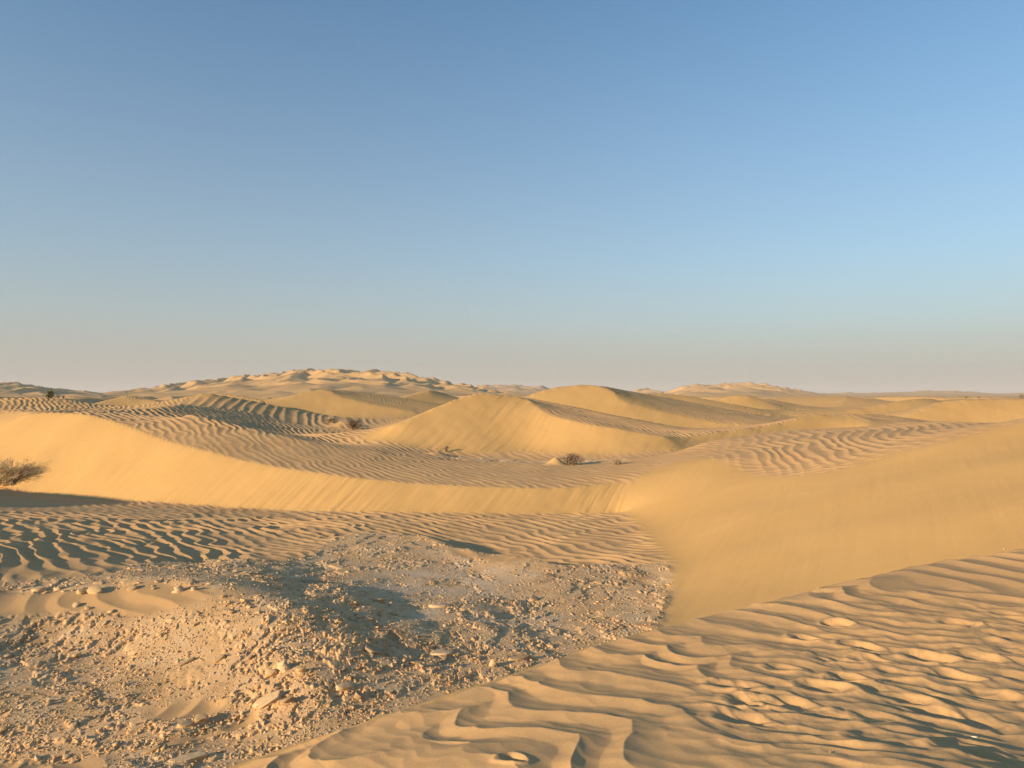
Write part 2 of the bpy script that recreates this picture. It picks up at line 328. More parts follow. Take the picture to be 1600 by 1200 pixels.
# ------------------------------------------------------------------ surface detail
def plates(x, y, cell, seed, tilt):
    """broken plates: every cell has a height and tilt of its own; returns height (0..1-ish) and edge distance"""
    u = x / cell; v = y / cell
    iu = np.floor(u).astype(np.int64); iv = np.floor(v).astype(np.int64)
    best = np.full(x.shape, 9.0, np.float32); sec = np.full(x.shape, 9.0, np.float32); h = np.zeros(x.shape, np.float32)
    for di in (-1, 0, 1):
        for dj in (-1, 0, 1):
            ci = iu + di; cj = iv + dj
            cx = ci + h2(ci, cj, seed); cy = cj + h2(ci, cj, seed + 1)
            dx = (u - cx).astype(np.float32); dy = (v - cy).astype(np.float32)
            d = dx * dx + dy * dy
            k = d < best
            sec = np.where(k, best, np.minimum(sec, d))
            hh = h2(ci, cj, seed + 2) - 0.5 + tilt * ((h2(ci, cj, seed + 3) - 0.5) * dx + (h2(ci, cj, seed + 4) - 0.5) * dy)
            h = np.where(k, hh, h); best = np.minimum(best, d)
    return h, np.sqrt(sec) - np.sqrt(best)

def ripple_wave(x, y, lam, ang, seed, warp, long=1.0, cusp=0.3):
    c, s = math.cos(ang), math.sin(ang)
    p = (x * c + y * s) / lam; q = (-x * s + y * c) / lam
    w_ = warp * (1.0 * vn(p / 2.6, q / 1.7 / long, seed) + cusp * np.abs(vn(p / 1.9, q / 1.15 / long, seed + 3)) + (0.45 - .3 * cusp) * vn(p / 1.2, q / .85 / long, seed + 5) + 0.16 * cusp * np.abs(vn(p * 1.6, q * 2.2 / long, seed + 4))) + 2.6 * vn(p / 20, q / 20, seed + 7)
    f = p + w_
    f = f - np.floor(f)
    # windward side rises to a sharp crest, then a lee that is steep at first and runs out long
    up = np.clip(f / 0.4, 0, 1); dn = np.clip((f - 0.4) / 0.6, 0, 1)
    hgt = np.where(f < 0.4, up ** 1.25, (1 - dn) ** 1.75)
    return (hgt - 0.42).astype(np.float32)

FOOT = []   # footprints: (x, y, angle, length, depth)
random.seed(5)
for (u, v, a, l) in [(1150, 1056, 12, .30), (1290, 1064, 10, .28), (1180, 1090, 14, .30), (1245, 1100, 16, .3), (1160, 1125, 35, .3), (1290, 1120, 8, .3), (1380, 1128, 8, .26), (1400, 1075, 20, .34), (1440, 1095, 25, .36),
                     (1490, 1040, 14, .3), (1550, 1070, 20, .3), (1470, 1110, 25, .3), (1530, 1120, 28, .36), (1345, 990, 10, .26), (1400, 1035, 8, .26), (1330, 1045, 15, .26), (1260, 975, 8, .22), (1310, 955, 8, .22), (1455, 1010, 12, .3),
                     (1530, 1010, 24, .3), (1590, 1000, 20, .32), (1595, 985, 30, .32), (1400, 1190, 12, .38), (1520, 1195, 14, .34), (802, 1184, 20, .16), (1225, 1025, 12, .24), (1360, 1012, 18, .24), (1500, 960, 8, .26), (1580, 945, 14, .26), (1300, 1010, 30, .26)]:
    p = pz(u, v, -1.72 + 0.0001 * (u - 1100) * .3)
    FOOT.append((p[0], p[1], R(-a - 20 + random.uniform(-8, 8)), l * .5, random.uniform(.022, .045)))

def relief(x, y, want_masks=False, detail=True):
    """height above the rock flat level datum (world z) and masks, for arrays of plan positions"""
    r = np.hypot(x, y); az = np.arctan2(x, y); lr = np.log(np.maximum(r, 1.0))
    aa = np.abs(az); lim = R(99)
    azc = np.clip(az, -lim, lim)
    # behind the camera the two edges are blended into each other
    back = np.clip((aa - lim) / (math.pi - lim), 0, 1)
    z = samp(ZF, azc, lr)
    if back.max() > 0: z = z * (1 - .5 * back) + .5 * back * samp(ZF, -azc, lr)
    gr = samp(GR, azc, lr) / np.maximum(r, 1); ga = samp(GA, azc, lr) / np.maximum(r, 1)
    slope = np.hypot(gr, ga)
    # far land: dune fields and the great dune massifs
    far = sst(120, 230, r)
    if far.max() > 0:
        zf = farland(x, y, r, az)
        z = z * (1 - far) + zf * far
    for (mx, my, mr, mh) in MOUNDS: z = z + mh * np.exp(-((x - mx) ** 2 + (y - my) ** 2) / (mr * mr) * 1.6)
    mid_ = MIDROCK(x, y)
    rock = np.maximum(ROCK(x, y), mid_); face = FACE(x, y)
    slip = sst(0.25, 0.36, slope) * (1 - rock)
    patch = np.zeros(x.shape)
    near = r < 45
    rk = rock > 0.002
    for P_ in SANDPATCH: patch = np.maximum(patch, P_(x, y))
    patch *= rock
    rockm = rock * (1 - patch)
    crust = np.zeros(x.shape)
    for P_ in CRUST: crust = np.maximum(crust, P_(x, y))
    crust *= rock * sst(-.45, .25, fbm(x / .4, y / .4, 811, 4))
    # ripples
    fadeout = 1 - sst(100, 160, r)
    m = fadeout * (1 - slip) * (1 - face) * (1 - rock)
    idx = np.nonzero(m > 0.003)[0]
    xs, ys, rs = x[idx], y[idx], r[idx]
    fore = 1 - sst(6.5, 9.5, rs)
    wa = ripple_wave(xs, ys, 0.43, R(36), 11, 0.66 - .12 * (1 - fore), 1.0, .35 + .9 * fore)
    wb = ripple_wave(xs, ys, 0.38, R(50), 47, 0.5 - .08 * (1 - fore), 1.0, .35 + .55 * fore)
    mb = sst(-0.15, 0.25, vn(xs / 1.9, ys / 1.9, 71))
    amp = (0.050 - .016 * (1 - sst(9, 12, rs)) + .015 * LEFT(xs, ys)) * (0.75 + 0.35 * vn(xs / 1.3, ys / 1.3, 77))
    rip = amp * (wa * (1 - 0.75 * mb) + 0.8 * wb * mb)
    # larger ones on the middle and far backs
    big = sst(24, 29, rs)
    wc = ripple_wave(xs, ys, 0.38, R(33), 91, 0.5, 1.6)
    wd = ripple_wave(xs, ys, 0.44, R(-14), 95, 0.5, 2.5); we = ripple_wave(xs, ys, 0.8, R(12), 96, 0.40, 4.0); b1 = BIG(xs, ys); b2 = BIGF(xs, ys); bb = np.maximum(b1, b2)
    rip = (rip * (1 - big) + big * (0.019 + .042 * sst(36, 40, rs)) * wc * (0.8 + 0.5 * vn(xs / 4, ys / 4, 99))) * (1 - bb) + (b1 * .046 * wd + b2 * .055 * we)
    ch = CHAOS(xs, ys)
    rip = rip * (1 - .35 * ch) + ch * (0.013 * fbm(xs / .20, ys / .26, 441, 3) + .014 * ripple_wave(xs, ys, .19, R(62), 447, .6))
    rip += (0.003 * fbm(xs / 0.14, ys / 0.30, 5, 2) + 0.0022 * ripple_wave(xs, ys, .115, R(50), 453, .5)) * fore
    z[idx] += rip * m[idx]
    # slip faces: streaks that run down the slope
    idx = np.nonzero((r < 110) & ((slip > .01) | (face > .01)))[0]
    xs, ys, rs = x[idx], y[idx], r[idx]
    c, s = math.cos(R(28)), math.sin(R(28))
    p = xs * c - ys * s; q = xs * s + ys * c
    st = fbm(p / 0.19, q / 2.2, 31, 3) + .3 * fbm(p / 0.45, q / 4.0, 37, 2)
    z[idx] += st * (0.034 * (1 - .5 * sst(36, 38, rs)) * slip[idx] * (1 - face[idx]) * (.35 + .65 * sst(-.2, .5, vn(xs / 3.5, ys / 5, 53))) + 0.0045 * face[idx]) 
    # the broken crust
    idx = np.nonzero(rk)[0]
    if len(idx):
        xs, ys, rm, cr, pa = x[idx], y[idx], rockm[idx], crust[idx], patch[idx]
        rough = np.clip(0.55 + 0.9 * fbm(xs / 1.5, ys / 1.5, 201, 3), 0.28, 1.1)
        br = BROKEN(xs, ys); hbk = br * .10 * fbm(xs / .75, ys / 1.1, 261, 3)
        rough = (rough + .2 * br) * (1 - 0.55 * cr)
        wx = xs + .05 * fbm(xs / .16, ys / .16, 211, 2); wy = ys + .05 * fbm(xs / .16 + 5, ys / .16, 215, 2)
        ca, sa = math.cos(R(76)), math.sin(R(76))
        px = (wx * ca + wy * sa); py = (-wx * sa + wy * ca) * 1.9
        h1, e1 = plates(px, py, 0.125, 301, 1.5)
        h2_, e2 = plates(px, py, 0.40, 321, 1.1)
        h3, e3 = plates(px, py, 0.06, 341, 1.5)
        hb = fbm(xs / 1.1, ys / 1.1, 221, 4) * 0.075 + np.abs(fbm(xs / 2.6, ys / 2.6, 231, 3)) * 0.08
        hb = hb + hbk
        near_ = 1 - sst(12, 24, np.hypot(xs, ys)) * 0.6
        d = hb * (0.35 + 0.65 * np.minimum(rough, 1)) * (1 - .75 * cr) + rough * (0.014 * h1 + 0.020 * h2_ * sst(.2, .8, rough) + 0.008 * h3) * near_
        d += 0.006 * fbm(xs / .07, ys / .07, 241, 3) * rough
        st_ = d / .03 + 1.5 * fbm(xs / 3, ys / 3, 271, 2); fl_ = np.floor(st_); led = (fl_ + sst(.72, .98, st_ - fl_) - st_) * .03
        d = d + led * .9 * (1 - .6 * cr)
        fill = -0.028 + 0.03 * fbm(xs / .9, ys / .9, 251, 2) + hb * .55
        sandy = sst(-.012, .004, fill - d)
        d = np.maximum(d, fill + 0.0085 * fbm(xs / .07, ys / .10, 255, 3))
        rockm[idx] *= 1 - .5 * sandy
        z[idx] += d * sst(0, .8, rm)
        sandrip = (ripple_wave(xs, ys, 0.62, R(8), 411, .8) * 0.028 + .012 * fbm(xs / .5, ys / .5, 415, 2))
        z[idx] += sandrip * pa
    # footprints in the near dune
    nf = np.nonzero(r < 11)[0]
    if len(nf):
        xs, ys = x[nf], y[nf]; dz = np.zeros(len(nf), np.float32)
        for (fx, fy, a, l, dep) in FOOT[::1]:
            dx = xs - fx; dy = ys - fy
            c, s = math.cos(a), math.sin(a)
            p = (dx * c + dy * s) / l; q = (-dx * s + dy * c) / (l * .62)
            q = q * (1 + .25 * p)
            d = np.sqrt(p * p + q * q) + .2 * fbm(xs / .09, ys / .09, 61, 3)
            dz += -dep * .6 * (1 - sst(.45, 1.08, d)) * np.clip(.95 - .15 * q, .6, 1.1) + dep * .22 * np.exp(-((d - 1.25) / .22) ** 2)
        z[nf] += dz
    z += 0.02 * fbm(x / 0.9, y / 0.9, 515, 2) * sst(1, 3, r) * (1 - face * .7) + .05 * fbm(x / 4.3, y / 4.3, 525, 2) * fadeout * sst(3, 8, r)
    if want_masks: return z + EYE, rockm, crust, np.maximum(np.maximum(slip, face), .7 * sst(42, 90, r))
    return z + EYE

def dunes(x, y, lam, ang, seed):
    """dune field with lee sides turned one way; 0..1"""
    c, s = math.cos(ang), math.sin(ang)
    p = (x * c + y * s) / lam; q = (-x * s + y * c) / lam
    f = p + 0.55 * vn(p / 1.6, q / 1.1, seed) + 0.22 * vn(p / .7, q / .6, seed + 2) + 1.6 * vn(p / 8, q / 8, seed + 4)
    f = f - np.floor(f)
    a = np.where(f < 0.55, (f / 0.55) ** 1.15, (1 - (f - 0.55) / 0.45) ** 1.1)
    return a * (0.45 + 0.55 * sst(-.5, .6, vn(p / 1.1, q / 0.9, seed + 6)))
SIL_P = [(90, 617), (150, 615), (200, 611), (250, 604), (300, 595), (350, 589), (400, 586), (450, 578), (500, 575), (550, 577), (600, 578), (650, 587), (700, 597), (740, 604), (780, 612), (830, 618)]
SIL_L = [(-200, 596), (-60, 596), (0, 599), (30, 598), (60, 604), (110, 610), (160, 615), (200, 618)]
SIL_R = [(1030, 618), (1060, 608), (1090, 601), (1140, 598), (1190, 601), (1230, 608), (1290, 617)]
SIL_B = [(680, 617), (720, 608), (760, 601), (800, 599), (850, 603), (880, 609), (960, 613), (1010, 609), (1050, 614), (1100, 617)]
SIL_Q = [(1200, 617), (1300, 614), (1380, 613), (1450, 610), (1500, 612), (1560, 615), (1620, 614), (1800, 613)]
def farland(x, y, r, az):
    u = 800 + F * np.tan(np.clip(az, -1.2, 1.2)); cosa = np.cos(np.clip(az, -1.2, 1.2))
    lam1 = dunes(x, y, 34, R(20), 601) * 3.6
    z = -4.2 + lam1 * (1 - sst(500, 900, r)) + 1.3 * fbm(x / 160, y / 160, 650, 3) * sst(150, 300, r)
    def massif(sil, D, wd, amp, lam, seed):
        pu = np.array([p[0] for p in sil], float); pv = np.array([p[1] for p in sil], float)
        H = (617 - np.interp(u, pu, pv, left=640, right=640)) / F * D
        yy = r * cosa
        e = (yy - D) / wd
        e = np.where(e < 0, np.exp(-e * e), np.exp(-e * e * .35))
        H = np.maximum(H + 4, 0)
        tex = dunes(x, y, lam, R(12), seed) * .75 + dunes(x, y, lam * .55, R(-18), seed + 30) * .2
        k = np.minimum(H / 14, 1)
        return -4 + H * e * (1 - 0.12 * k) + (tex - .45) * amp * k * e
    z = np.maximum(z, massif(SIL_P, 1150, 420, 14, 50, 701))
    z = np.maximum(z, massif(SIL_L, 900, 260, 10, 52, 731))
    z = np.maximum(z, massif(SIL_R, 1700, 500, 20, 80, 761))
    z = np.maximum(z, massif(SIL_B, 2300, 500, 20, 100, 791))
    z = np.maximum(z, massif(SIL_Q, 2600, 600, 14, 120, 821))
    return z

# ------------------------------------------------------------------ materials
def newmat(name):
    m = bpy.data.materials.new(name); m.use_nodes = True
    return m, m.node_tree, m.node_tree.nodes['Principled BSDF']
def nd(t, typ, **k):
    n = t.nodes.new(typ)
    for a, b in k.items(): setattr(n, a, b)
    return n
def noise(t, scale, detail=4, rough=.55, vec=None):
    n = nd(t, 'ShaderNodeTexNoise'); n.inputs['Scale'].default_value = scale; n.inputs['Detail'].default_value = detail; n.inputs['Roughness'].default_value = rough
    if vec: t.links.new(vec, n.inputs['Vector'])
    return n
def mix(t, fac, a, b, bt='MIX'):
    n = nd(t, 'ShaderNodeMix'); n.data_type = 'RGBA'; n.blend_type = bt
    for s, v in ((n.inputs[0], fac), (n.inputs[6], a), (n.inputs[7], b)):
        if hasattr(v, 'links'): t.links.new(v, s)
        elif isinstance(v, (int, float)): s.default_value = v
        else: s.default_value = (*v, 1)
    return n.outputs[2]
def ramp(t, src, a, b):
    n = nd(t, 'ShaderNodeMapRange'); n.inputs[1].default_value = a; n.inputs[2].default_value = b; n.interpolation_type = 'SMOOTHSTEP'
    t.links.new(src, n.inputs[0]); return n.outputs[0]
def ground_mat():
    m, t, b = newmat('desert_sand')
    tc = nd(t, 'ShaderNodeTexCoord').outputs['Object']
    ar = nd(t, 'ShaderNodeAttribute', attribute_name='rock').outputs['Fac']
    ac = nd(t, 'ShaderNodeAttribute', attribute_name='crust').outputs['Fac']
    asl = nd(t, 'ShaderNodeAttribute', attribute_name='slip').outputs['Fac']
    n1 = noise(t, 0.35, 3, .5, tc); n2 = noise(t, 60, 4, .7, tc)
    coarse = mix(t, ramp(t, n1.outputs[0], .3, .7), (0.58, 0.353, 0.160), (0.62, 0.384, 0.176))
    fine = mix(t, ramp(t, n1.outputs[0], .3, .7), (0.60, 0.365, 0.138), (0.64, 0.395, 0.152))
    sand = mix(t, asl, coarse, fine)
    sand = mix(t, ramp(t, n2.outputs[0], .35, .7), sand, mix(t, 1.0, sand, (0.88, 0.87, 0.85), 'MULTIPLY'))
    n3 = noise(t, 3.5, 6, .65, tc); n4 = noise(t, 22, 5, .7, tc); n5 = noise(t, 1.1, 4, .6, tc)
    rock = mix(t, ramp(t, n3.outputs[0], .35, .65), (0.70, 0.43, 0.20), (0.75, 0.49, 0.26))
    rock = mix(t, ramp(t, n4.outputs[0], .45, .75), rock, (0.52, 0.33, 0.155))
    rock = mix(t, ramp(t, n5.outputs[0], .48, .70), rock, (0.74, 0.51, 0.28))
    n6 = noise(t, 0.9, 5, .65, tc)
    rock = mix(t, ramp(t, n6.outputs[0], .54, .68), rock, (0.42, 0.265, 0.13))  # broad dark brown patches painted into the rock colour in place of shadows
    pale = mix(t, ramp(t, n3.outputs[0], .4, .62), (0.74, 0.53, 0.33), (0.64, 0.46, 0.28))
    rk = mix(t, ac, rock, pale)
    col = mix(t, ar, sand, rk)
    t.links.new(col, b.inputs['Base Color'])
    b.inputs['Roughness'].default_value = 0.95
    b.inputs['Specular IOR Level'].default_value = 0.15
    bp = nd(t, 'ShaderNodeBump'); bp.inputs['Strength'].default_value = 0.35; bp.inputs['Distance'].default_value = 0.006
    ng = noise(t, 160, 3, .7, tc)
    t.links.new(ng.outputs[0], bp.inputs['Height'])
    bp2 = nd(t, 'ShaderNodeBump'); bp2.inputs['Distance'].default_value = 0.007
    nr = noise(t, 28, 6, .7, tc)
    t.links.new(nr.outputs[0], bp2.inputs['Height']); t.links.new(ar, bp2.inputs['Strength']); t.links.new(bp.outputs[0], bp2.inputs['Normal'])
    t.links.new(bp2.outputs[0], b.inputs['Normal'])
    return m
def plain_mat(name, cols, scale=20, rough=.9):
    m, t, b = newmat(name)
    tc = nd(t, 'ShaderNodeTexCoord').outputs['Object']
    n = noise(t, scale, 5, .65, tc)
    t.links.new(mix(t, ramp(t, n.outputs[0], .35, .65), cols[0], cols[1]), b.inputs['Base Color'])
    b.inputs['Roughness'].default_value = rough; b.inputs['Specular IOR Level'].default_value = .2
    bp = nd(t, 'ShaderNodeBump'); bp.inputs['Strength'].default_value = .5; bp.inputs['Distance'].default_value = .01
    t.links.new(n.outputs[0], bp.inputs['Height']); t.links.new(bp.outputs[0], b.inputs['Normal'])
    return m
SANDM = ground_mat()

# ------------------------------------------------------------------ the ground sheet
def tagk(o, kind): o['kind'] = kind
def build_ground():
    q = 1.0
    azf = np.arange(-38.5, 38.51, 0.06 * q)
    side = [38.5]
    st = 0.07
    while side[-1] < 180:
        st *= 1.035; side.append(side[-1] + min(st, 4))
    side = np.array(side[1:]); side = side * (side < 180)
    side = side[side > 0]
    az = np.radians(np.concatenate([-side[::-1], azf, side]))
    lr = np.concatenate([np.arange(math.log(0.35), math.log(2.3), 0.02), np.arange(math.log(2.3), math.log(45), 0.0019 * q),
                         np.arange(math.log(45), math.log(120), 0.0034 * q), np.arange(math.log(120), math.log(3300), 0.006 * q),
                         np.linspace(math.log(3300), math.log(14000), 12)])
    r = np.exp(lr); NA_, NR_ = len(az), len(r)
    print('ground verts', NA_ * NR_)
    A, RR = np.meshgrid(az, r)
    x = (RR * np.sin(A)).ravel(); y = (RR * np.cos(A)).ravel()
    z = np.empty_like(x); mk = [np.empty(len(x), np.float32) for _ in range(3)]
    CH = 600000
    for i in range(0, len(x), CH):
        o = relief(x[i:i + CH], y[i:i + CH], True)
        z[i:i + CH] = o[0]; mk[0][i:i + CH] = o[1]; mk[1][i:i + CH] = o[2]; mk[2][i:i + CH] = o[3]
    co = np.stack([x, y, z], 1).astype(np.float32)
    centre = np.array([[0, 0, co[:NA_, 2].mean()]], np.float32)
    co = np.concatenate([co, centre])
    i = np.arange((NR_ - 1))[:, None] * NA_; j = np.arange(NA_)[None, :]; jn = (j + 1) % NA_
    quads = np.stack([i + j, i + NA_ + j, i + NA_ + jn, i + jn], -1).reshape(-1, 4)[:, ::-1]
    tris = np.stack([np.full(NA_, len(co) - 1), jn[0], j[0]], 1)[:, ::-1]
    me = bpy.data.meshes.new('desert_ground')
    me.vertices.add(len(co)); me.vertices.foreach_set('co', co.ravel())
    nl = quads.size + tris.size
    me.loops.add(nl); me.loops.foreach_set('vertex_index', np.concatenate([quads.ravel(), tris.ravel()]).astype(np.int32))
    ls = np.concatenate([np.arange(len(quads)) * 4, quads.size + np.arange(len(tris)) * 3]).astype(np.int32)
    me.polygons.add(len(ls)); me.polygons.foreach_set('loop_start', ls)
    me.update(calc_edges=True)
    me.polygons.foreach_set('use_smooth', np.ones(len(ls), bool))
    for nme, v in (('rock', mk[0]), ('crust', mk[1]), ('slip', mk[2])):
        a = me.attributes.new(nme, 'FLOAT', 'POINT'); a.data.foreach_set('value', np.concatenate([v, [0]]).astype(np.float32))
    me.materials.append(SANDM)
    o = bpy.data.objects.new('desert_ground', me); C.objects.link(o); tagk(o, 'structure')
    return o
G = build_ground()
n = Vector(G.data.polygons[1000].normal)
if n.z < 0: G.data.flip_normals()
print('ground', time.time() - T0)
def hz(x, y):
    return float(relief(np.array([x], float), np.array([y], float))[0])
# ------------------------------------------------------------------ helpers for things on the ground
def tag(o, label, cat=None, group=None):
    if label: o['label'] = label
    if cat: o['category'] = cat
    if group: o['group'] = group
    return o
def empty(name, loc, label, cat, group=None):
    o = bpy.data.objects.new(name, None); o.location = loc; o.empty_display_size = .2; C.objects.link(o)
    return tag(o, label, cat, group)
_D = np.exp(np.linspace(math.log(2.2), math.log(300), 2200))
def hit(u, v):
    """where the line of sight of a photograph pixel meets the land (world coordinates)"""
    a = (u - 800.0) / F; b = (600.0 - v) / F
    cy = math.cos(PITCH) - b * math.sin(PITCH); cz = math.sin(PITCH) + b * math.cos(PITCH)
    X = a / cy * _D; Z = EYE + cz / cy * _D
    g = relief(X, _D.copy())
    k = np.nonzero(g > Z)[0]
    i = k[0] if len(k) else len(_D) - 1
    return Vector((X[i], _D[i], g[i]))
def mesh_np(name, V, faces_n, mat, smooth=False):
    """V (n,3); faces_n: list of arrays (k, sides)"""
    me = bpy.data.meshes.new(name)
    me.vertices.add(len(V)); me.vertices.foreach_set('co', np.asarray(V, np.float32).ravel())
    li = np.concatenate([f.ravel() for f in faces_n]).astype(np.int32)
    ls = []; off = 0
    for f in faces_n:
        ls.append(off + np.arange(len(f)) * f.shape[1]); off += f.size
    ls = np.concatenate(ls).astype(np.int32)
    me.loops.add(len(li)); me.loops.foreach_set('vertex_index', li)
    me.polygons.add(len(ls)); me.polygons.foreach_set('loop_start', ls)
    me.update(calc_edges=True)
    if smooth: me.polygons.foreach_set('use_smooth', np.ones(len(ls), bool))
    me.materials.append(mat)
    return me
ROCKM = plain_mat('sandstone', ((0.55, 0.36, 0.17), (0.62, 0.43, 0.23)), 14)
GREYM = plain_mat('pale_crust_stone', ((0.58, 0.40, 0.21), (0.66, 0.48, 0.28)), 16)
DARKM = plain_mat('weathered_stone', ((0.38, 0.25, 0.13), (0.49, 0.34, 0.19)), 16)
FLAKEM = plain_mat('sandstone_flakes', ((0.57, 0.355, 0.155), (0.70, 0.47, 0.24)), 3)

# ------------------------------------------------------------------ loose flakes, beyond counting
def flakes():
    rng = np.random.default_rng(3)
    n = 230000
    # over the visible part of the rock flat, even per picture area rather than per ground area
    u = rng.uniform(-140, 1080, n); v = rng.uniform(820, 1290, n)
    d = (4.0 - .25) * F / (v - 617.0) * np.exp(rng.uniform(-.12, .12, n))
    x = (u - 800) / F * d; y = d
    z, rk, cr, sl = relief(x, y, True)
    clump = sst(-.35, .5, fbm(x / .8, y / .8, 901, 3))
    keep = (rng.uniform(0, 1, n) < rk * (.3 + .7 * clump) * (1 - .5 * cr) * .42) & (rk > .3)
    x, y, z, cr = x[keep], y[keep], z[keep], cr[keep]; n = len(x)
    eps = .06
    gx = (relief(x + eps, y) - z) / eps; gy = (relief(x, y + eps) - z) / eps
    gx = np.clip(gx, -.5, .5); gy = np.clip(gy, -.5, .5)
    K = 5
    size = 0.0100 * np.exp(rng.normal(0.25, .55, n)) * (d[keep] / 9) ** .35
    size = np.clip(size, .008, .085)
    th = size * rng.uniform(.08, .24, n)
    asp = rng.uniform(.35, .8, n); yaw = rng.normal(R(76), .6, n)
    ang = (np.arange(K) / K * 2 * np.pi)[None, :] + rng.uniform(-.45, .45, (n, K))
    rad = rng.uniform(.7, 1.15, (n, K)) * size[:, None]
    px = np.cos(ang) * rad; py = np.sin(ang) * rad * asp[:, None]
    c, s = np.cos(yaw)[:, None], np.sin(yaw)[:, None]
    px, py = px * c - py * s, px * s + py * c
    tx = gx[:, None] * .6 + rng.normal(0, .28, (n, 1)); ty = gy[:, None] * .6 + rng.normal(0, .28, (n, 1))
    pz_ = px * tx + py * ty
    lift = (th * .5 + size * .10)[:, None]
    top = np.stack([x[:, None] + px * .93, y[:, None] + py * .93, z[:, None] + pz_ + lift], -1)
    bot = np.stack([x[:, None] + px, y[:, None] + py, z[:, None] + pz_ + lift - th[:, None] - .003], -1)
    V = np.concatenate([top, bot], 1).reshape(-1, 3)
    b = np.arange(n)[:, None] * 2 * K
    k = np.arange(K); kn = (k + 1) % K
    tf = b + k[None]; bf = b + K + k[None, ::-1]
    sd = np.stack([b + k[None], b + K + k[None], b + K + kn[None], b + kn[None]], -1).reshape(-1, 4)
    me = mesh_np('rock_flakes', V, [tf, bf, sd], FLAKEM)
    o = bpy.data.objects.new('rock_flakes', me); C.objects.link(o)
    tag(o, 'broken sandstone flakes and grit strewn over the rocky flat', 'rubble'); o['kind'] = 'stuff'
    print('flakes', n, time.time() - T0)
flakes()

# ------------------------------------------------------------------ stones that can be told apart
def slab_mesh(name, sx, sy, sz, seed, mat, rough=.12, taper=.85, layers=3):
    """an irregular bedded slab: stacked jagged layers with broken corners"""
    rg = np.random.default_rng(seed); K = 7
    ang = np.sort(np.arange(K) / K * 2 * np.pi + rg.uniform(-.36, .36, K))
    ce, se = np.cos(ang), np.sin(ang); base = rg.uniform(.66, 1.12, K)
    V = []; F4 = []; rings = []; gx, gy = rg.uniform(-.3, .3, 2)
    for l in range(layers):
        k = 1 - (1 - taper) * l / max(1, layers - 1)
        rad = base * (1 + rg.uniform(-rough, rough, K) * 1.2)
        ox, oy = rg.uniform(-.06, .06, 2)
        for zz, kk in ((l / layers + .01, 1.0), ((l + .93) / layers, .98), ((l + 1) / layers, .90)):
            x_ = (ce * rad * k * kk + ox); y_ = (se * rad * k * kk + oy)
            rings.append(np.stack([x_ * sx / 2, y_ * sy / 2, zz * sz * (1 + gx * x_ + gy * y_)], 1))
    V = np.concatenate(rings + [np.array([[0, 0, sz * (1.0 + rg.uniform(-.03, .03))]])])
    nR = len(rings)
    f = []
    for a in range(nR - 1):
        for k in range(K): f.append((a * K + k, a * K + (k + 1) % K, (a + 1) * K + (k + 1) % K, (a + 1) * K + k))
    t = [((nR - 1) * K + k, (nR - 1) * K + (k + 1) % K, nR * K) for k in range(K)]
    bt = [tuple(range(K))[::-1]]
    return mesh_np(name, V, [np.array(f), np.array(t), np.array(bt)], mat)
def stone(u, v, wpx, hpx, label, mat=None, seed=0, yaw=0, tiltx=0, tilty=0, depth=.7, name='rock', cat='rock', layers=3, taper=.85, group=None, sink=.42):
    p = hit(u, v); k = p.y / F
    sx = wpx * k * .75; sz = hpx * k * .7
    e_ = max(.12, sx * .5); gx = (hz(p.x + e_, p.y) - hz(p.x - e_, p.y)) / 2 / e_; gy = (hz(p.x, p.y + e_) - hz(p.x, p.y - e_)) / 2 / e_
    gx = max(-.5, min(.5, gx)); gy = max(-.5, min(.5, gy))
    me = slab_mesh(name, sx, sx * depth, sz, seed + 1000, mat or ROCKM, layers=layers, taper=taper)
    o = bpy.data.objects.new(name, me); C.objects.link(o)
    o.location = (p.x, p.y, p.z - sz * sink); o.rotation_euler = (Vector((0, 0, 1)).rotation_difference(Vector((-gx, -gy, 1))).to_matrix() @ Matrix.Rotation(R(yaw), 3, 'Z') @ Matrix.Rotation(R(tilty) * .5, 3, 'Y') @ Matrix.Rotation(R(tiltx) * .5, 3, 'X')).to_euler()
    return tag(o, label, cat, group)
stone(284, 922, 32, 22, 'pale cracked stone block crowning the sandy brow of the rocky hump', GREYM, 1, 20, 10, -18, .8, taper=.55)
stone(303, 921, 14, 12, 'small pale chip leaning on the cracked block at the hump brow', GREYM, 2, 60, 20, 10, .7)
stone(60, 924, 34, 9, 'long flat slab lying at the far left end of the hump brow', ROCKM, 3, 10, 4, -8, .6, layers=1)
stone(150, 925, 40, 11, 'flat tan slab jutting over the sand pocket below the hump brow', ROCKM, 4, -8, 8, -10, .6, layers=1)
stone(128, 927, 20, 13, 'squarish tan stone just left of the jutting brow slab', ROCKM, 5, 30, 14, 12, .8)
stone(92, 922, 22, 10, 'low grey stone half buried in the brow near the left edge', GREYM, 6, 0, 0, -12, .7)
stone(208, 920, 26, 9, 'thin dark slab between the jutting slab and the cracked block', DARKM, 7, 15, 5, 8, .6, layers=1)
stone(120, 947, 22, 8, 'pale flat stone lying on the left part of the sand pocket', GREYM, 8, -30, 10, 5, .7, layers=1)
stone(137, 951, 16, 6, 'small tan stone on bare sand beside the pale flat stone', ROCKM, 9, 20, 6, 0, .7, layers=1)
stone(312, 1128, 30, 22, 'square-cut sandstone block at the end of a short ledge, lower left', ROCKM, 10, 35, 0, 4, .7, layers=4, taper=.95)
stone(288, 1135, 40, 12, 'stepped tan ledge stone under the square-cut block', ROCKM, 11, 28, 0, -8, .55, layers=3)
stone(378, 1116, 15, 14, 'single pale rounded stone on the sand right of the square-cut block', GREYM, 12, 40, 5, 6, .9, taper=.6)
stone(418, 1096, 78, 12, 'long grey slab tilted over a dark gap near the foot of the ridge', GREYM, 13, 24, -4, -9, .38, layers=3, taper=.95)
